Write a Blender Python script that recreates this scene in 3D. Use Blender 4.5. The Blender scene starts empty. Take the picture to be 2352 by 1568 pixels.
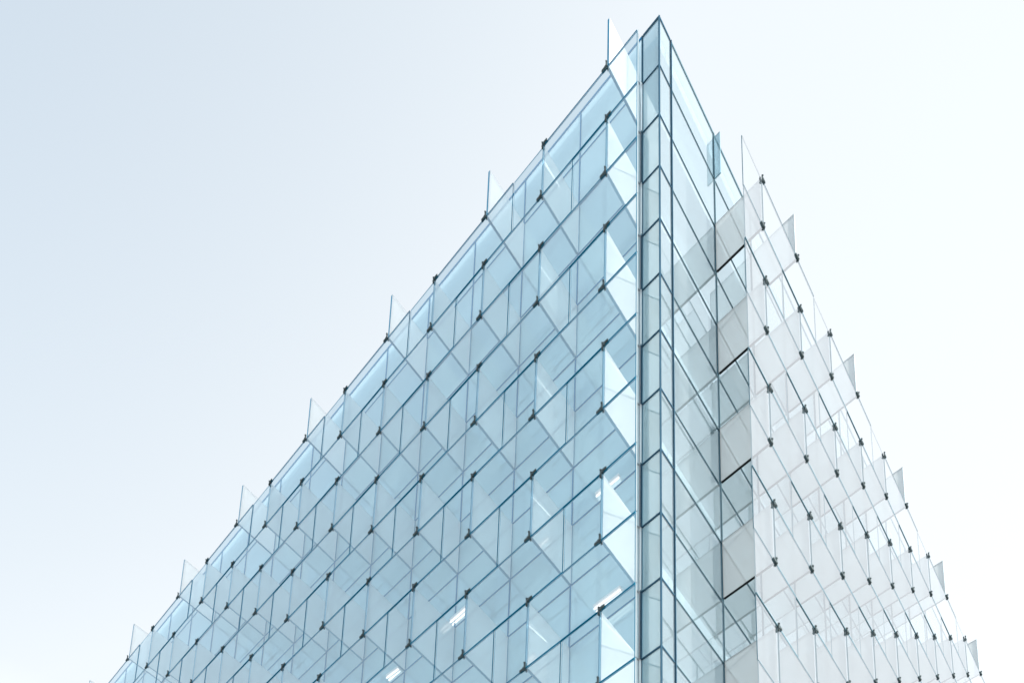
import bpy, bmesh, math, random
from mathutils import Vector, Matrix
random.seed(7)
SC = bpy.context.scene
COL = SC.collection

# ------------------------------------------------------------------ survey of the place (metres)
K = 2.0 / 6.65577
D = 60.0 * K
AZ, AL, AR = 0.09136, -0.87773, 0.69316
M = 2.0                                   # height of one glass row
H0 = 141.31829 * K                          # parapet height above the eye
SIDE = {
    'L': dict(a=AL, w=7.67049 * K, s0=2.00045 * K, d=5.28895 * K, z0=6.73934 * K, ps=0.146 * K),
    'R': dict(a=AR, w=7.58183 * K, s0=9.78733 * K, d=5.18317 * K, z0=6.35280 * K, ps=0.1437 * K),
}
CX, CY = D * math.sin(AZ), D * math.cos(AZ)
EYE = 1.6
for k_, S in SIDE.items():
    S['u'] = Vector((math.sin(S['a']), math.cos(S['a']), 0))
    n = Vector((-S['u'].y, S['u'].x, 0))
    if n.x * CX + n.y * CY > 0:
        n = -n
    S['n'] = n
CORNER = Vector((CX, CY, 0))

def P(side, s, off, z):
    """a point s metres along a facade from the corner, off metres out from the inner glass, z above the eye"""
    S = SIDE[side]
    return CORNER + S['u'] * s + S['n'] * off + Vector((0, 0, z + EYE))

def node_s(side, c):
    return SIDE[side]['s0'] + SIDE[side]['w'] * c
def row_z(side, r):
    return H0 - SIDE[side]['z0'] - M * r
def joint_z(i):
    return H0 - M * i

# ------------------------------------------------------------------ camera
F, PITCH, ROLL, SHX, SHY = 2126.299, 0.21450, 0.01588, 158.587, 2265.117
cam_d = bpy.data.cameras.new('camera'); cam = bpy.data.objects.new('camera', cam_d)
COL.objects.link(cam); SC.camera = cam
cam_d.sensor_fit = 'HORIZONTAL'; cam_d.sensor_width = 36.0
cam_d.lens = F / 2352 * 36.0
cam_d.shift_x = -SHX / 2352; cam_d.shift_y = SHY / 2352
cam_d.clip_start = 0.1; cam_d.clip_end = 5000
fw = Vector((0, math.cos(PITCH), math.sin(PITCH))); up = Vector((0, -math.sin(PITCH), math.cos(PITCH))); rt = Vector((1, 0, 0))
r_ = rt * math.cos(ROLL) + up * math.sin(ROLL); u_ = -rt * math.sin(ROLL) + up * math.cos(ROLL)
mat = Matrix((r_, u_, -fw)).transposed().to_4x4(); mat.translation = Vector((0, 0, EYE))
cam.matrix_world = mat

def pix(p):
    v = p - Vector((0, 0, EYE)); z = v.dot(fw)
    if z < 1: return None
    return (1176 + SHX + F * v.dot(r_) / z, 784 + SHY - F * v.dot(u_) / z)
def screen(pts):
    """(seen with a margin, size in the picture)"""
    q = [pix(p) for p in pts]
    if any(a is None for a in q): return False, 0
    x0, x1 = min(a[0] for a in q), max(a[0] for a in q); y0, y1 = min(a[1] for a in q), max(a[1] for a in q)
    seen = x1 > -300 and x0 < 2652 and y1 > -300 and y0 < 1568 + 330
    infr = x1 > 0 and x0 < 2352 and y1 > 0 and y0 < 1568
    return seen, ((x1 - x0 + 1) * (y1 - y0 + 1)) * (1 if infr else 1e-6)

# ------------------------------------------------------------------ materials
def new_mat(name):
    m = bpy.data.materials.new(name); m.use_nodes = True; m.node_tree.nodes.clear()
    return m, m.node_tree.nodes, m.node_tree.links

def glass(name, tint, base=0.04, refl=(1, 1, 1), wave=0.0, dirt=0.06, rough=0.0, body=None, body_f=0.0):
    """architectural sheet glass: sees through with a tint, mirrors more as the view grazes it"""
    m, N, L = new_mat(name)
    out = N.new('ShaderNodeOutputMaterial')
    lw = N.new('ShaderNodeLayerWeight'); lw.inputs['Blend'].default_value = 0.5
    pw = N.new('ShaderNodeMath'); pw.operation = 'POWER'; pw.inputs[1].default_value = 4
    L.new(lw.outputs['Facing'], pw.inputs[0])
    ma = N.new('ShaderNodeMath'); ma.operation = 'MULTIPLY_ADD'; ma.inputs[1].default_value = 1 - base; ma.inputs[2].default_value = base
    L.new(pw.outputs[0], ma.inputs[0])
    tr = N.new('ShaderNodeBsdfTransparent')
    gl = N.new('ShaderNodeBsdfGlossy'); gl.inputs['Color'].default_value = (*refl, 1); gl.inputs['Roughness'].default_value = rough
    tc = N.new('ShaderNodeTexCoord')
    info = N.new('ShaderNodeObjectInfo')
    # faint per-pane tint and streaky dust
    nz = N.new('ShaderNodeTexNoise'); nz.inputs['Scale'].default_value = 0.35; nz.inputs['Detail'].default_value = 3
    L.new(tc.outputs['Object'], nz.inputs['Vector'])
    ad = N.new('ShaderNodeMath'); ad.operation = 'MULTIPLY_ADD'; ad.inputs[1].default_value = dirt; L.new(nz.outputs['Fac'], ad.inputs[0])
    rm = N.new('ShaderNodeMath'); rm.operation = 'MULTIPLY_ADD'; rm.inputs[1].default_value = -dirt; rm.inputs[2].default_value = 1 - dirt * 0.3
    L.new(info.outputs['Random'], rm.inputs[0]); L.new(rm.outputs[0], ad.inputs[2])
    mx = N.new('ShaderNodeMix'); mx.data_type = 'RGBA'; mx.blend_type = 'MULTIPLY'; mx.inputs[0].default_value = 1
    mx.inputs[6].default_value = (*tint, 1); L.new(ad.outputs[0], mx.inputs[7])
    L.new(mx.outputs[2], tr.inputs['Color'])
    if wave:
        bp = N.new('ShaderNodeBump'); bp.inputs['Strength'].default_value = wave; bp.inputs['Distance'].default_value = 0.05
        n2 = N.new('ShaderNodeTexNoise'); n2.inputs['Scale'].default_value = 0.5; n2.inputs['Detail'].default_value = 1
        L.new(tc.outputs['Object'], n2.inputs['Vector']); L.new(n2.outputs['Fac'], bp.inputs['Height']); L.new(bp.outputs['Normal'], gl.inputs['Normal'])
    src = tr
    if body:
        df = N.new('ShaderNodeBsdfDiffuse'); df.inputs['Color'].default_value = (*body, 1)
        tl = N.new('ShaderNodeBsdfTranslucent'); tl.inputs['Color'].default_value = (*body, 1)
        m0 = N.new('ShaderNodeMixShader'); m0.inputs[0].default_value = .5; L.new(df.outputs[0], m0.inputs[1]); L.new(tl.outputs[0], m0.inputs[2])
        m1 = N.new('ShaderNodeMixShader'); m1.inputs[0].default_value = body_f; L.new(tr.outputs[0], m1.inputs[1]); L.new(m0.outputs[0], m1.inputs[2]); src = m1
    ms = N.new('ShaderNodeMixShader')
    L.new(ma.outputs[0], ms.inputs[0]); L.new(src.outputs[0], ms.inputs[1]); L.new(gl.outputs[0], ms.inputs[2])
    # the sheet is a thin box: the coat acts once, where light enters it; the far face lets it straight out
    geo = N.new('ShaderNodeNewGeometry'); clr = N.new('ShaderNodeBsdfTransparent'); fin = N.new('ShaderNodeMixShader')
    L.new(geo.outputs['Backfacing'], fin.inputs[0]); L.new(ms.outputs[0], fin.inputs[1]); L.new(clr.outputs[0], fin.inputs[2])
    L.new(fin.outputs[0], out.inputs['Surface'])
    return m

def solid(name, col, rough=0.5, metal=0.0, vary=0.12, scale=3.0, spec=0.5):
    m, N, L = new_mat(name)
    out = N.new('ShaderNodeOutputMaterial'); b = N.new('ShaderNodeBsdfPrincipled')
    b.inputs['Roughness'].default_value = rough; b.inputs['Metallic'].default_value = metal; b.inputs['Specular IOR Level'].default_value = spec
    tc = N.new('ShaderNodeTexCoord'); nz = N.new('ShaderNodeTexNoise'); nz.inputs['Scale'].default_value = scale; nz.inputs['Detail'].default_value = 4
    L.new(tc.outputs['Object'], nz.inputs['Vector'])
    mr = N.new('ShaderNodeMapRange'); mr.inputs[3].default_value = 1 - vary; mr.inputs[4].default_value = 1 + vary; L.new(nz.outputs['Fac'], mr.inputs[0])
    mx = N.new('ShaderNodeMix'); mx.data_type = 'RGBA'; mx.blend_type = 'MULTIPLY'; mx.inputs[0].default_value = 1; mx.inputs[6].default_value = (*col, 1)
    L.new(mr.outputs[0], mx.inputs[7]); L.new(mx.outputs[2], b.inputs['Base Color']); L.new(b.outputs[0], out.inputs['Surface'])
    return m

def emit(name, col, s):
    m, N, L = new_mat(name)
    out = N.new('ShaderNodeOutputMaterial'); e = N.new('ShaderNodeEmission'); e.inputs[0].default_value = (*col, 1); e.inputs[1].default_value = s
    L.new(e.outputs[0], out.inputs['Surface']); return m

G_SKIN = glass('blue_skin_glass', (0.85, 0.95, 0.985), base=0.28, refl=(0.92, 0.99, 1.0), dirt=0.07, wave=0.02)
G_SKIN_R = glass('clear_skin_glass', (0.94, 0.97, 0.98), base=0.36, dirt=0.04, wave=0.02)
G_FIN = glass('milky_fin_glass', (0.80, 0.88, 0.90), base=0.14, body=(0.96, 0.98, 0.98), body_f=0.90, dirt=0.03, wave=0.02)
G_FIN_R = glass('shaded_fin_glass', (0.72, 0.77, 0.78), base=0.08, body=(0.56, 0.59, 0.60), body_f=0.84, dirt=0.05, wave=0.02)  # same milky fin glass, its unlit side's shade put into the body colour
G_WALL = glass('curtain_wall_glass', (0.62, 0.86, 0.96), base=0.19, refl=(0.74, 0.95, 1.0), dirt=0.09, wave=0.03, body=(0.80, 0.95, 1.0), body_f=0.78)
G_CORNER = glass('grey_corner_glass', (0.58, 0.74, 0.80), base=0.13, refl=(0.85, 0.95, 1.0), dirt=0.12, wave=0.03, body=(0.40, 0.56, 0.63), body_f=0.60)
G_WALL_R = glass('pale_curtain_wall_glass', (0.68, 0.82, 0.87), base=0.31, refl=(0.80, 0.88, 0.93), dirt=0.07, wave=0.03, body=(0.62, 0.73, 0.78), body_f=0.40)
G_STUB = glass('smoked_bracket_glass', (0.28, 0.46, 0.55), base=0.08, dirt=0.05, body=(0.25, 0.40, 0.46), body_f=0.5)
G_RET = glass('return_glass', (0.86, 0.88, 0.88), base=0.10, dirt=0.05, body=(0.85, 0.84, 0.82), body_f=0.8)
EDGE = solid('dark_green_glass_edge', (0.008, 0.13, 0.22), 0.6, vary=0.2, spec=0.0)
EDGE_DARK = solid('dark_bronze_edge', (0.030, 0.034, 0.036), 0.6, vary=0.2, spec=0.0)
EDGE_SLATE = solid('slate_glass_edge', (0.10, 0.18, 0.22), 0.6, vary=0.2, spec=0.0)
EDGE_MID = solid('grey_green_glass_edge', (0.07, 0.21, 0.32), 0.6, vary=0.2, spec=0.0)
EDGE_PALE = solid('pale_glass_edge', (0.19, 0.36, 0.47), 0.6, vary=0.15, spec=0.0)
EDGE_WHITE = solid('milky_glass_edge', (0.36, 0.42, 0.45), 0.6, vary=0.1, spec=0.0)
METAL = solid('weathered_steel', (0.06, 0.085, 0.09), 0.45, 0.5, vary=0.3, scale=9)
JOINT = solid('black_silicone_joint', (0.035, 0.08, 0.12), 0.6, vary=0.2, spec=0.0)
MULL_R = solid('slate_grey_mullion', (0.09, 0.15, 0.18), 0.6, 0.0, spec=0.0)
MULL = solid('mullion_grey', (0.03, 0.17, 0.32), 0.6, 0.0, spec=0.0)
CEIL = solid('ceiling_white', (0.82, 0.84, 0.84), 0.9, vary=0.03, scale=0.6)
SLAB = solid('slab_concrete', (0.55, 0.57, 0.57), 0.85, vary=0.08, scale=0.8)
WALLW = solid('interior_plaster', (0.72, 0.75, 0.76), 0.9, vary=0.05, scale=0.5)
STUB = solid('dark_bracket_glass', (0.14, 0.27, 0.33), 0.2, vary=0.1)
WHITE = solid('white_sheet_metal', (0.8, 0.8, 0.8), 0.4, vary=0.03)
TUBE = emit('fluorescent_tube', (1.0, 0.93, 0.88), 0.6)
PAVE = solid('pale_paving', (0.55, 0.55, 0.54), 0.8, vary=0.15, scale=0.4)

# ------------------------------------------------------------------ mesh helpers
def quadbox(bm, a, b, z0, z1, t, mf=0, me=1, mb=None, ma=None, mz=None):
    """vertical sheet from plan point a to b, thickness t centred on the line; faces mf, edges me, bottom/top mb"""
    mb = me if mb is None else mb; ma = me if ma is None else ma; mz = me if mz is None else mz
    d = Vector((b.x - a.x, b.y - a.y, 0)).normalized(); n = Vector((-d.y, d.x, 0)) * (t / 2)
    v = []
    for z in (z0 + EYE, z1 + EYE):
        for q, s in ((a, -1), (b, -1), (b, 1), (a, 1)):
            v.append(bm.verts.new((q.x + n.x * s, q.y + n.y * s, z)))
    for idx, mi in (((0, 1, 5, 4), mf), ((2, 3, 7, 6), mf), ((1, 2, 6, 5), mz), ((3, 0, 4, 7), ma), ((3, 2, 1, 0), mb), ((4, 5, 6, 7), mb)):
        f = bm.faces.new([v[i] for i in idx]); f.material_index = mi
    return v

def obox(bm, c, ax, ay, az, mi=0, bev=0.0):
    """box at c with half-axis vectors"""
    v = [bm.verts.new(c + ax * i + ay * j + az * k) for k in (-1, 1) for i, j in ((-1, -1), (1, -1), (1, 1), (-1, 1))]
    fs = []
    for idx in ((0, 1, 5, 4), (2, 3, 7, 6), (1, 2, 6, 5), (3, 0, 4, 7), (3, 2, 1, 0), (4, 5, 6, 7)):
        f = bm.faces.new([v[i] for i in idx]); f.material_index = mi; fs.append(f)
    if bev:
        bmesh.ops.bevel(bm, geom=list({e for f in fs for e in f.edges}), offset=bev, segments=2, affect='EDGES', material=-1)

def link(name, bm, mats, parent=None, origin=None):
    me = bpy.data.meshes.new(name)
    bmesh.ops.recalc_face_normals(bm, faces=bm.faces)
    if origin is None and len(bm.verts):
        xs = [v.co for v in bm.verts]
        origin = sum(xs, Vector()) / len(xs)
    bmesh.ops.translate(bm, verts=bm.verts, vec=-origin)
    bm.to_mesh(me); bm.free()
    for m in mats: me.materials.append(m)
    o = bpy.data.objects.new(name, me); COL.objects.link(o)
    if parent:
        o.parent = parent; o.location = origin - parent.location
    else:
        o.location = origin
    return o

def tag(o, label, cat, group=None):
    o['label'] = label; o['category'] = cat
    if group: o['group'] = group

# ------------------------------------------------------------------ ground
bm = bmesh.new()
vs = [bm.verts.new((x, y, 0)) for x, y in ((-900, -900), (900, -900), (900, 900), (-900, 900))]
bm.faces.new(vs)
g = link('ground', bm, [PAVE], origin=Vector((0, 0, 0))); g['kind'] = 'structure'

# ------------------------------------------------------------------ the tower
tower = bpy.data.objects.new('glass_tower', None); COL.objects.link(tower)
tower.location = (CX, CY, 0); tower.empty_display_size = 2
tag(tower, 'pale blue glass office tower with a sharp corner and staggered glass fins over both facades', 'building')

NL, NR = 17, 14                      # bays along each facade
LENL = node_s('L', NL + 1); LENR = node_s('R', NR + 1)
NROW = int((H0 + EYE) / M)           # rows of the inner curtain wall down to the ground
ZBASE = -EYE

items = {}                           # part name -> list of (size, builder, materials)
def add_part(name, pts, build, mats, always=False):
    seen, size = screen(pts)
    if seen or always: items.setdefault(name, []).append((size, build, mats))

# inner curtain wall: bays from the corner outwards
SN, SM = 1.96912 * K, 1.94984 * K
bays = {'L': [0.0, SN] + [node_s('L', c) for c in range(1, NL + 2)],
        'R': [0.0, SM] + [node_s('R', c) for c in range(0, NR + 2)]}
GT = 0.03
for side in 'LR':
    bs = bays[side]
    for b in range(len(bs) - 1):
        for i in range(NROW):
            zt, zb = joint_z(i) - 0.02, joint_z(i + 1) + 0.02
            if i == NROW - 1: zb = ZBASE + 0.02
            s0, s1 = bs[b] + 0.02, bs[b + 1] - 0.02
            A, B = P(side, s0, -0.02, 0), P(side, s1, -0.02, 0)
            def build(bm, A=A, B=B, zb=zb, zt=zt): quadbox(bm, A, B, zb, zt, GT, 0, 1)
            add_part('window', [P(side, s0, 0, zb), P(side, s1, 0, zb), P(side, s0, 0, zt), P(side, s1, 0, zt)], build, ((G_CORNER if b == 0 else G_WALL) if side == 'L' else G_WALL_R, EDGE), always=True)

# the two far sides of the plan, never seen straight on, are plain glazing too
_o = CORNER + Vector((0, 0, 0)); _a = SIDE['L']['u'] * LENL; _b = SIDE['R']['u'] * LENR
for p_, q_ in ((_o + _a, _o + _a + _b), (_o + _b, _o + _b + _a)):
    def build(bm, p_=p_, q_=q_): quadbox(bm, p_, q_, ZBASE, H0 - 0.3, 0.03, 0, 1)
    add_part('rear_glazing', [p_], build, (G_WALL_R, EDGE), always=True)

# vertical mullions of the curtain wall
for side in 'LR':
    for k, s in enumerate(bays[side]):
        if k == 0: continue
        wdt, prj, mt = (0.026, 0.02, JOINT) if k == 1 else (0.024, 0.01, MULL if side == 'L' else MULL_R)
        if k == 1 and side == 'L': wdt, prj = 0.03, 0.01
        def build(bm, side=side, s=s, wdt=wdt, prj=prj):
            quadbox(bm, P(side, s - wdt / 2, prj / 2 - .01, 0), P(side, s + wdt / 2, prj / 2 - .01, 0), ZBASE, H0 + 0.01, prj + 0.05, 0, 0)
        add_part('mullion', [P(side, s, 0, -20), P(side, s, 0, H0)], build, (mt,), always=True)
# corner post
def build(bm):
    c = P('L', 0, 0, 0)
    d = (SIDE['L']['n'] + SIDE['R']['n']).normalized()
    quadbox(bm, c - d * 0.05, c + d * 0.02, ZBASE, H0 + 0.02, 0.045, 0, 0)
add_part('corner_post', [P('L', 0, 0, 0), P('L', 0, 0, H0)], build, (JOINT,), always=True)
# horizontal transoms
for side in 'LR':
    bs = bays[side]
    for i in range(NROW):
        zc = joint_z(i)
        for s0, s1, mt, hh in ((0.0, bs[1], JOINT, 0.022), (bs[1], bs[-1], MULL if side == 'L' else MULL_R, 0.015)):
            if i == 0: hh = 0.04
            def build(bm, side=side, s0=s0, s1=s1, zc=zc, hh=hh):
                quadbox(bm, P(side, s0 + .026, -0.012, 0), P(side, s1 - .026, -0.012, 0), zc - hh, zc + hh, 0.05, 0, 0)
            add_part('transom', [P(side, s0, 0, zc), P(side, min(s1, 45), 0, zc + .05)], build, (mt,), always=True)

# floor slabs with white ceilings (a storey is two rows of glass)
def wedge(inset, far=None):
    a = SIDE['L']['u']; b = SIDE['R']['u']
    ang = math.acos(a.dot(b)); d = (a + b).normalized(); c = CORNER + d * (inset / math.sin(ang / 2))
    p, q = b * (LENR - 2 * inset / math.sin(ang) - 0.3), a * (LENL - 2 * inset / math.sin(ang) - 0.3)
    return [c, c + p, c + p + q, c + q]
def prism(bm, pts, z0, z1, mi=0):
    lo = [bm.verts.new((p.x, p.y, z0 + EYE)) for p in pts]; hi = [bm.verts.new((p.x, p.y, z1 + EYE)) for p in pts]
    n = len(pts)
    for q in range(n):
        f = bm.faces.new((lo[q], lo[(q + 1) % n], hi[(q + 1) % n], hi[q])); f.material_index = mi
    bm.faces.new(lo[::-1]); bm.faces.new(hi)
slab_i = list(range(2, NROW, 2))
def ceil_z(i): return joint_z(i) + 0.30
for i in slab_i:
    def build(bm, i=i): prism(bm, wedge(0.16), ceil_z(i), ceil_z(i) + 0.42)
    add_part('floor_slab', [P('L', 0, -.2, joint_z(i))], build, (CEIL,), always=True)
def build(bm): prism(bm, wedge(0.16), H0 - 0.62, H0 - 0.25)
add_part('roof', [P('L', 0, 0, H0)], build, (CEIL,), always=True)
# round columns and the core inside
for side in 'LR':
    for c in range(1, 15, 3):
        s = node_s(side, c) + 0.9
        def build(bm, side=side, s=s):
            q = P(side, s, -1.8, 0)
            r = bmesh.ops.create_cone(bm, cap_ends=True, segments=24, radius1=0.3, radius2=0.3, depth=H0 - 0.7 - ZBASE)
            bmesh.ops.translate(bm, verts=r['verts'], vec=(q.x, q.y, (H0 - 0.7 + ZBASE) / 2 + EYE))
        add_part('column', [P(side, s, 0, 0), P(side, s, 0, H0)], build, (WALLW,), always=True)
def build(bm):
    pts = wedge(7.0); prism(bm, pts, ZBASE, H0 - 0.65)
add_part('core', [P('L', 0, 0, H0)], build, (WALLW,), always=True)

# outer skin --------------------------------------------------------------
T = 0.03
fin_cols = {'L': lambda b, c: (b + c) % 2 == 0, 'R': lambda b, c: (b + c) % 2 == 1}
LEFT_END, RIGHT_END = -0.44, -0.5
NB = 14
for side in 'LR':
    S = SIDE[side]; n = NL if side == 'L' else NR
    for b in range(0, NB):
        zt, zb = row_z(side, b), row_z(side, b + 1)
        for c in range(-3, n + 1):
            if not fin_cols[side](b, c): continue
            sc_ = node_s(side, c)
            # fin, from the outer node back to the curtain wall
            if c >= 0:
                A = P(side, sc_, S['d'], 0); B = P(side, sc_, 0.03, 0)
                A2 = A + (B - A).normalized() * 0.03
                def build(bm, A=A2, B=B, zb=zb, zt=zt, inner=(1 if side == 'L' else 2)):
                    quadbox(bm, A, B, zb + 0.03, zt - 0.03, 0.066, 0, 2, inner if inner == 2 else 3, 3, inner)
                add_part('glass_fin', [A + Vector((0, 0, zb)), A + Vector((0, 0, zt)), B + Vector((0, 0, zb)), B + Vector((0, 0, zt))],
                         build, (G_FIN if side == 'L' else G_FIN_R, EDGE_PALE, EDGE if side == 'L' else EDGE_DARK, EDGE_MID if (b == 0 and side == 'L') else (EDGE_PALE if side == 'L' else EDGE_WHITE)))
            # the long outer pane beside it
            if b == 0: continue
            if side == 'L': p0, p1 = c + .5, c + 2
            else: p0, p1 = c, c + 1.5
            end = LEFT_END if side == 'L' else RIGHT_END
            # the narrow pane between it and the next fin
            q0, q1 = (c, c + .5) if side == 'L' else (c + 1.5, c + 2)
            if q0 >= end:
                t0, t1 = node_s(side, q0) + 0.02, node_s(side, q1) - 0.02
                A3, B3 = P(side, t0, S['d'] - 0.012, 0), P(side, t1, S['d'] - 0.012, 0)
                def build3(bm, A=A3, B=B3, zb=zb, zt=zt): quadbox(bm, A, B, zb + 0.022, zt - 0.022, 0.026, 0, 1, None, 2)
                add_part('narrow_pane', [A3 + Vector((0, 0, zb)), A3 + Vector((0, 0, zt)), B3 + Vector((0, 0, zb)), B3 + Vector((0, 0, zt))], build3, (G_SKIN if side == 'L' else G_SKIN_R, EDGE_PALE if side == 'L' else EDGE_WHITE, EDGE_PALE if side == 'L' else EDGE_SLATE))
            p0 = max(p0, end)
            if p1 <= p0 + .05: continue
            s0, s1 = node_s(side, p0) + 0.02, node_s(side, p1) - 0.02
            A, B = P(side, s0, S['d'], 0), P(side, s1, S['d'], 0)
            def build(bm, A=A, B=B, zb=zb, zt=zt, side=side):
                quadbox(bm, A, B, zb + 0.0145, zt - 0.0265, T, 0, 1, None, *((1, 2) if side == 'L' else (2, 1)))
                quadbox(bm, A, B, zb - 0.010, zb + 0.014, T + 0.008, 1, 1)
                quadbox(bm, A, B, zt - 0.026, zt - 0.0105, T + 0.008, 1, 1)
            add_part('outer_pane', [P(side, s0, S['d'], zb), P(side, s0, S['d'], zt), P(side, s1, S['d'], zb), P(side, s1, S['d'], zt)],
                     build, (G_SKIN, EDGE, EDGE_PALE) if side == 'L' else (G_SKIN_R, EDGE_SLATE, EDGE_WHITE))
        # return pane closing the left end of the skin
        if side == 'L' and b >= 1:
            A = P('L', node_s('L', LEFT_END) - 0.01, S['d'], 0); B = P('L', SN, 0.06, 0)
            gm = G_RET if b % 2 == 0 else G_FIN
            def build(bm, A=A, B=B, zb=zb, zt=zt): quadbox(bm, A, B, zb + 0.02, zt - 0.02, 0.025, 0, 1)
            add_part('return_pane', [A + Vector((0, 0, zb)), A + Vector((0, 0, zt)), B + Vector((0, 0, zb)), B + Vector((0, 0, zt))], build, (gm, EDGE_WHITE))

# glass stub bracket at the parapet of the right facade
def build(bm):
    S = SIDE['R']; A = P('R', node_s('R', 0), 0.03, 0); B = P('R', node_s('R', 0), S['d'], 0); d = (B - A).normalized()
    quadbox(bm, A, A + d * 0.20, joint_z(1), joint_z(0) - 0.22, 0.03, 0, 1)
add_part('bracket_plate', [P('R', node_s('R', 0), 0, H0 - 2), P('R', node_s('R', 0), 0.4, H0)], build, (G_STUB, STUB))

# clamps at the outer nodes --------------------------------------------------
for side in 'LR':
    S = SIDE[side]; u, nn = S['u'], S['n']; Z = Vector((0, 0, 1))
    n = NL if side == 'L' else NR
    gap = 1 if side == 'L' else -1
    for r in range(1, NB + 1):
        for c in range(0, n + 1):
            above = fin_cols[side](r - 1, c)                   # a fin stands above this node
            q = P(side, node_s(side, c), S['d'], row_z(side, r))
            dirn = gap if above else -gap                      # the side its arm reaches to
            def build(bm, q=q, dirn=dirn, above=above, u=u, nn=nn, Z=Z):
                j = random.uniform(-.01, .01)
                up_ = 1 if above else -1
                obox(bm, q + nn * 0.035 + Z * 0.04 * up_, u * 0.028, nn * 0.020, Z * (0.125 + j), 0, 0.012)       # body across the joint
                obox(bm, q + nn * 0.035 + u * dirn * (0.10 + j * .5) - Z * 0.012 * up_, u * 0.07, nn * 0.018, Z * 0.034, 0, 0.012)  # arm on the pane
                obox(bm, q + nn * 0.03 + u * dirn * 0.04, u * 0.03, nn * 0.02, Z * 0.035, 0, 0.0)               # link
                obox(bm, q - nn * 0.038 + Z * 0.02 * up_, u * 0.026, nn * 0.016, Z * 0.09, 0, 0.006)               # back plate
                for t_ in (-0.07, 0.09):
                    obox(bm, q + nn * 0.064 + Z * (0.04 * up_ + t_), u * 0.013, nn * 0.007, Z * 0.018, 0, 0.003)  # bolts
            add_part('clamp', [q - Z * .2 - u * .3, q + Z * .2 + u * .3], build, (METAL,))

# emit the parts: the hundred largest of a kind each on its own, the rest as one
for name, lst in items.items():
    lst.sort(key=lambda t: -t[0])
    keep = [t for t in lst[:100] if t[0] > 1 or len(lst) <= 100]
    rest = lst[len(keep):]
    for size, build, mats in keep:
        bm = bmesh.new(); build(bm); link(name, bm, mats, tower)
    by = {}
    for t in rest: by.setdefault(t[2], []).append(t)
    if rest:
        bm = bmesh.new(); mats = []
        for mt, ts in by.items():
            off = len(mats); mats += list(mt)
            for t in ts:
                nf = len(bm.faces); t[1](bm); bm.faces.ensure_lookup_table()
                for f in bm.faces[nf:]: f.material_index += off
        o = link({'window': 'windows', 'clamp': 'clamps'}.get(name, name + 's'), bm, mats, tower); o['kind'] = 'stuff'

# ------------------------------------------------------------------ ceiling lights seen through the glass
def on_plane(px, py, z):
    d = fw * F + r_ * (px - 1176 - SHX) - u_ * (py - 784 - SHY)
    t = z / d.z
    return d * t + Vector((0, 0, EYE))
lights = [((1366, 1400), (1428, 1354), 10, 'longest lit twin tube ceiling light, lowest of those beside the sharp glass corner'),
          ((1371, 1142), (1425, 1097), 8, 'lit twin tube ceiling light crossed by a white fin, one storey above the longest light'),
          ((1036, 1430), (1074, 1397), 8, 'lit twin tube ceiling light midway along the left facade, under a row of glass'),
          ((890, 1557), (918, 1536), 8, 'small lit twin tube ceiling light lowest and leftmost inside the left facade')]
for a, b, i, lab in lights:
    z = ceil_z(i) - 0.09
    A, B = on_plane(*a, z), on_plane(*b, z)
    mid = (A + B) / 2; L_ = (B - A); ln = L_.length; x = L_.normalized(); y = Vector((-x.y, x.x, 0))
    root = bpy.data.objects.new('ceiling_light', None); COL.objects.link(root); root.location = mid + Vector((0, 0, 0.06))
    tag(root, lab, 'ceiling light', 'tube lights on the ceilings of the tower')
    bm = bmesh.new(); obox(bm, mid + Vector((0, 0, 0.05)), x * (ln / 2), y * 0.085, Vector((0, 0, .03)), 0, 0.005)
    link('housing', bm, [WHITE], root)
    for s in (-1, 1):
        bm = bmesh.new()
        r = bmesh.ops.create_cone(bm, cap_ends=True, segments=12, radius1=0.022, radius2=0.022, depth=ln * .97)
        rot = Matrix((y, Vector((0, 0, 1)), x)).transposed()
        bmesh.ops.rotate(bm, verts=r['verts'], matrix=rot); bmesh.ops.translate(bm, verts=r['verts'], vec=mid + y * s * 0.048 - Vector((0, 0, 0.03)))
        link('tube', bm, [TUBE], root)

# ------------------------------------------------------------------ daylight
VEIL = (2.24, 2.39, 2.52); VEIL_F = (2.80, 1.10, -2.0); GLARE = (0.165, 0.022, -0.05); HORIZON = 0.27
SUN_AZ, SUN_EL = math.radians(113), math.radians(14)       # azimuth clockwise from +y
sd = bpy.data.lights.new('sun', 'SUN'); sd.energy = 2.8; sd.angle = math.radians(0.5); sd.color = (1, 0.96, 0.9)
so = bpy.data.objects.new('sun', sd); COL.objects.link(so)
sv = Vector((math.sin(SUN_AZ) * math.cos(SUN_EL), math.cos(SUN_AZ) * math.cos(SUN_EL), math.sin(SUN_EL)))
so.rotation_euler = sv.to_track_quat('Z', 'Y').to_euler(); so.location = (60, 0, 80)
w = bpy.data.worlds.new('World'); SC.world = w; w.use_nodes = True
N, L = w.node_tree.nodes, w.node_tree.links; N.clear()
out = N.new('ShaderNodeOutputWorld'); bg = N.new('ShaderNodeBackground'); sky = N.new('ShaderNodeTexSky')
sky.sky_type = 'NISHITA'; sky.sun_disc = False; sky.sun_elevation = SUN_EL; sky.sun_rotation = SUN_AZ
sky.air_density = 1.0; sky.dust_density = 3.0; sky.ozone_density = 1.0; sky.altitude = 0
hs = N.new('ShaderNodeHueSaturation'); hs.inputs['Saturation'].default_value = 1.3
tn = N.new('ShaderNodeMix'); tn.data_type = 'RGBA'; tn.blend_type = 'MULTIPLY'; tn.inputs[0].default_value = 1; tn.inputs[7].default_value = (1.0, 1.05, 0.93, 1)
L.new(sky.outputs[0], tn.inputs[6]); L.new(tn.outputs[2], hs.inputs['Color'])
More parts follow.
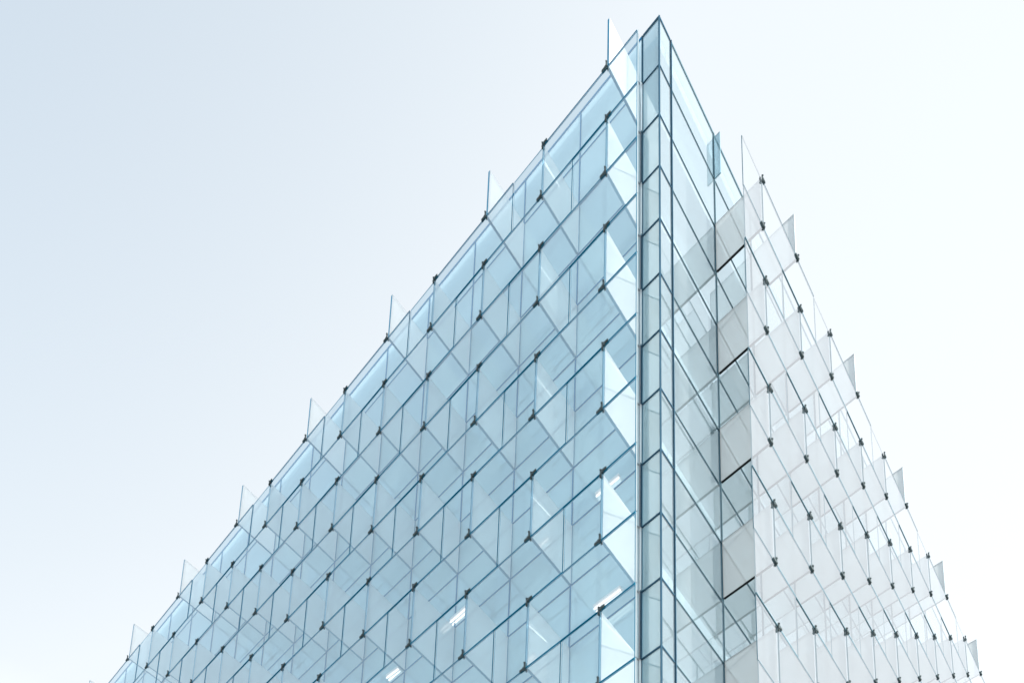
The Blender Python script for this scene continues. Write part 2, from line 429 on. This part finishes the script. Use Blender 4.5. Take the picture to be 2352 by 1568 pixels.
# thin bright high cloud veils the blue
veil = N.new('ShaderNodeMix'); veil.data_type = 'RGBA'
tc = N.new('ShaderNodeTexCoord'); sp = N.new('ShaderNodeSeparateXYZ'); L.new(tc.outputs['Generated'], sp.inputs[0])
def lin(a, b, c):                        # a + b*x + c*z of the view direction
    m1 = N.new('ShaderNodeMath'); m1.operation = 'MULTIPLY_ADD'; m1.inputs[1].default_value = b; m1.inputs[2].default_value = a; L.new(sp.outputs['X'], m1.inputs[0])
    m2 = N.new('ShaderNodeMath'); m2.operation = 'MULTIPLY_ADD'; m2.inputs[1].default_value = c; L.new(sp.outputs['Z'], m2.inputs[0]); L.new(m1.outputs[0], m2.inputs[2])
    return m2
fv = lin(*VEIL_F); fv.use_clamp = True; L.new(fv.outputs[0], veil.inputs[0])     # thicker towards the sun and towards the horizon
veil.inputs[7].default_value = (VEIL[0], VEIL[1], VEIL[2], 1); L.new(hs.outputs[0], veil.inputs[6]); L.new(veil.outputs[2], bg.inputs['Color'])
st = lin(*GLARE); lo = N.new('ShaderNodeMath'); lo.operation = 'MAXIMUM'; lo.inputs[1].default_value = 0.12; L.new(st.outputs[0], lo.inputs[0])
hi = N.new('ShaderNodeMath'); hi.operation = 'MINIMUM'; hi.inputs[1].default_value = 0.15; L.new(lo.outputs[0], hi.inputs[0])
# low sky out of view, brightened towards the horizon to lift the left facade
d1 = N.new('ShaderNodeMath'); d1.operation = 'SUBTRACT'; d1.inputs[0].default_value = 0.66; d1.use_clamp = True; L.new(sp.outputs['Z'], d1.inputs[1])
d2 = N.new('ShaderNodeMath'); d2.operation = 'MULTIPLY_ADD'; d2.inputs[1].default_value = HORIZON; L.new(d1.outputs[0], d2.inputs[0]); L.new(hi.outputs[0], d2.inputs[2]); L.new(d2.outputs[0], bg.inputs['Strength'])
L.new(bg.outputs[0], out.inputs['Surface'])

SC.view_settings.view_transform = 'Standard'; SC.view_settings.look = 'None'
SC.view_settings.exposure = 1.73; SC.view_settings.gamma = 1.0; SC.view_settings.use_curve_mapping = False
cy = SC.cycles
cy.max_bounces = 14; cy.diffuse_bounces = 5; cy.glossy_bounces = 6; cy.transmission_bounces = 4
cy.transparent_max_bounces = 80; cy.use_denoising = True; cy.caustics_reflective = False; cy.caustics_refractive = False
cy.sample_clamp_indirect = 5.0
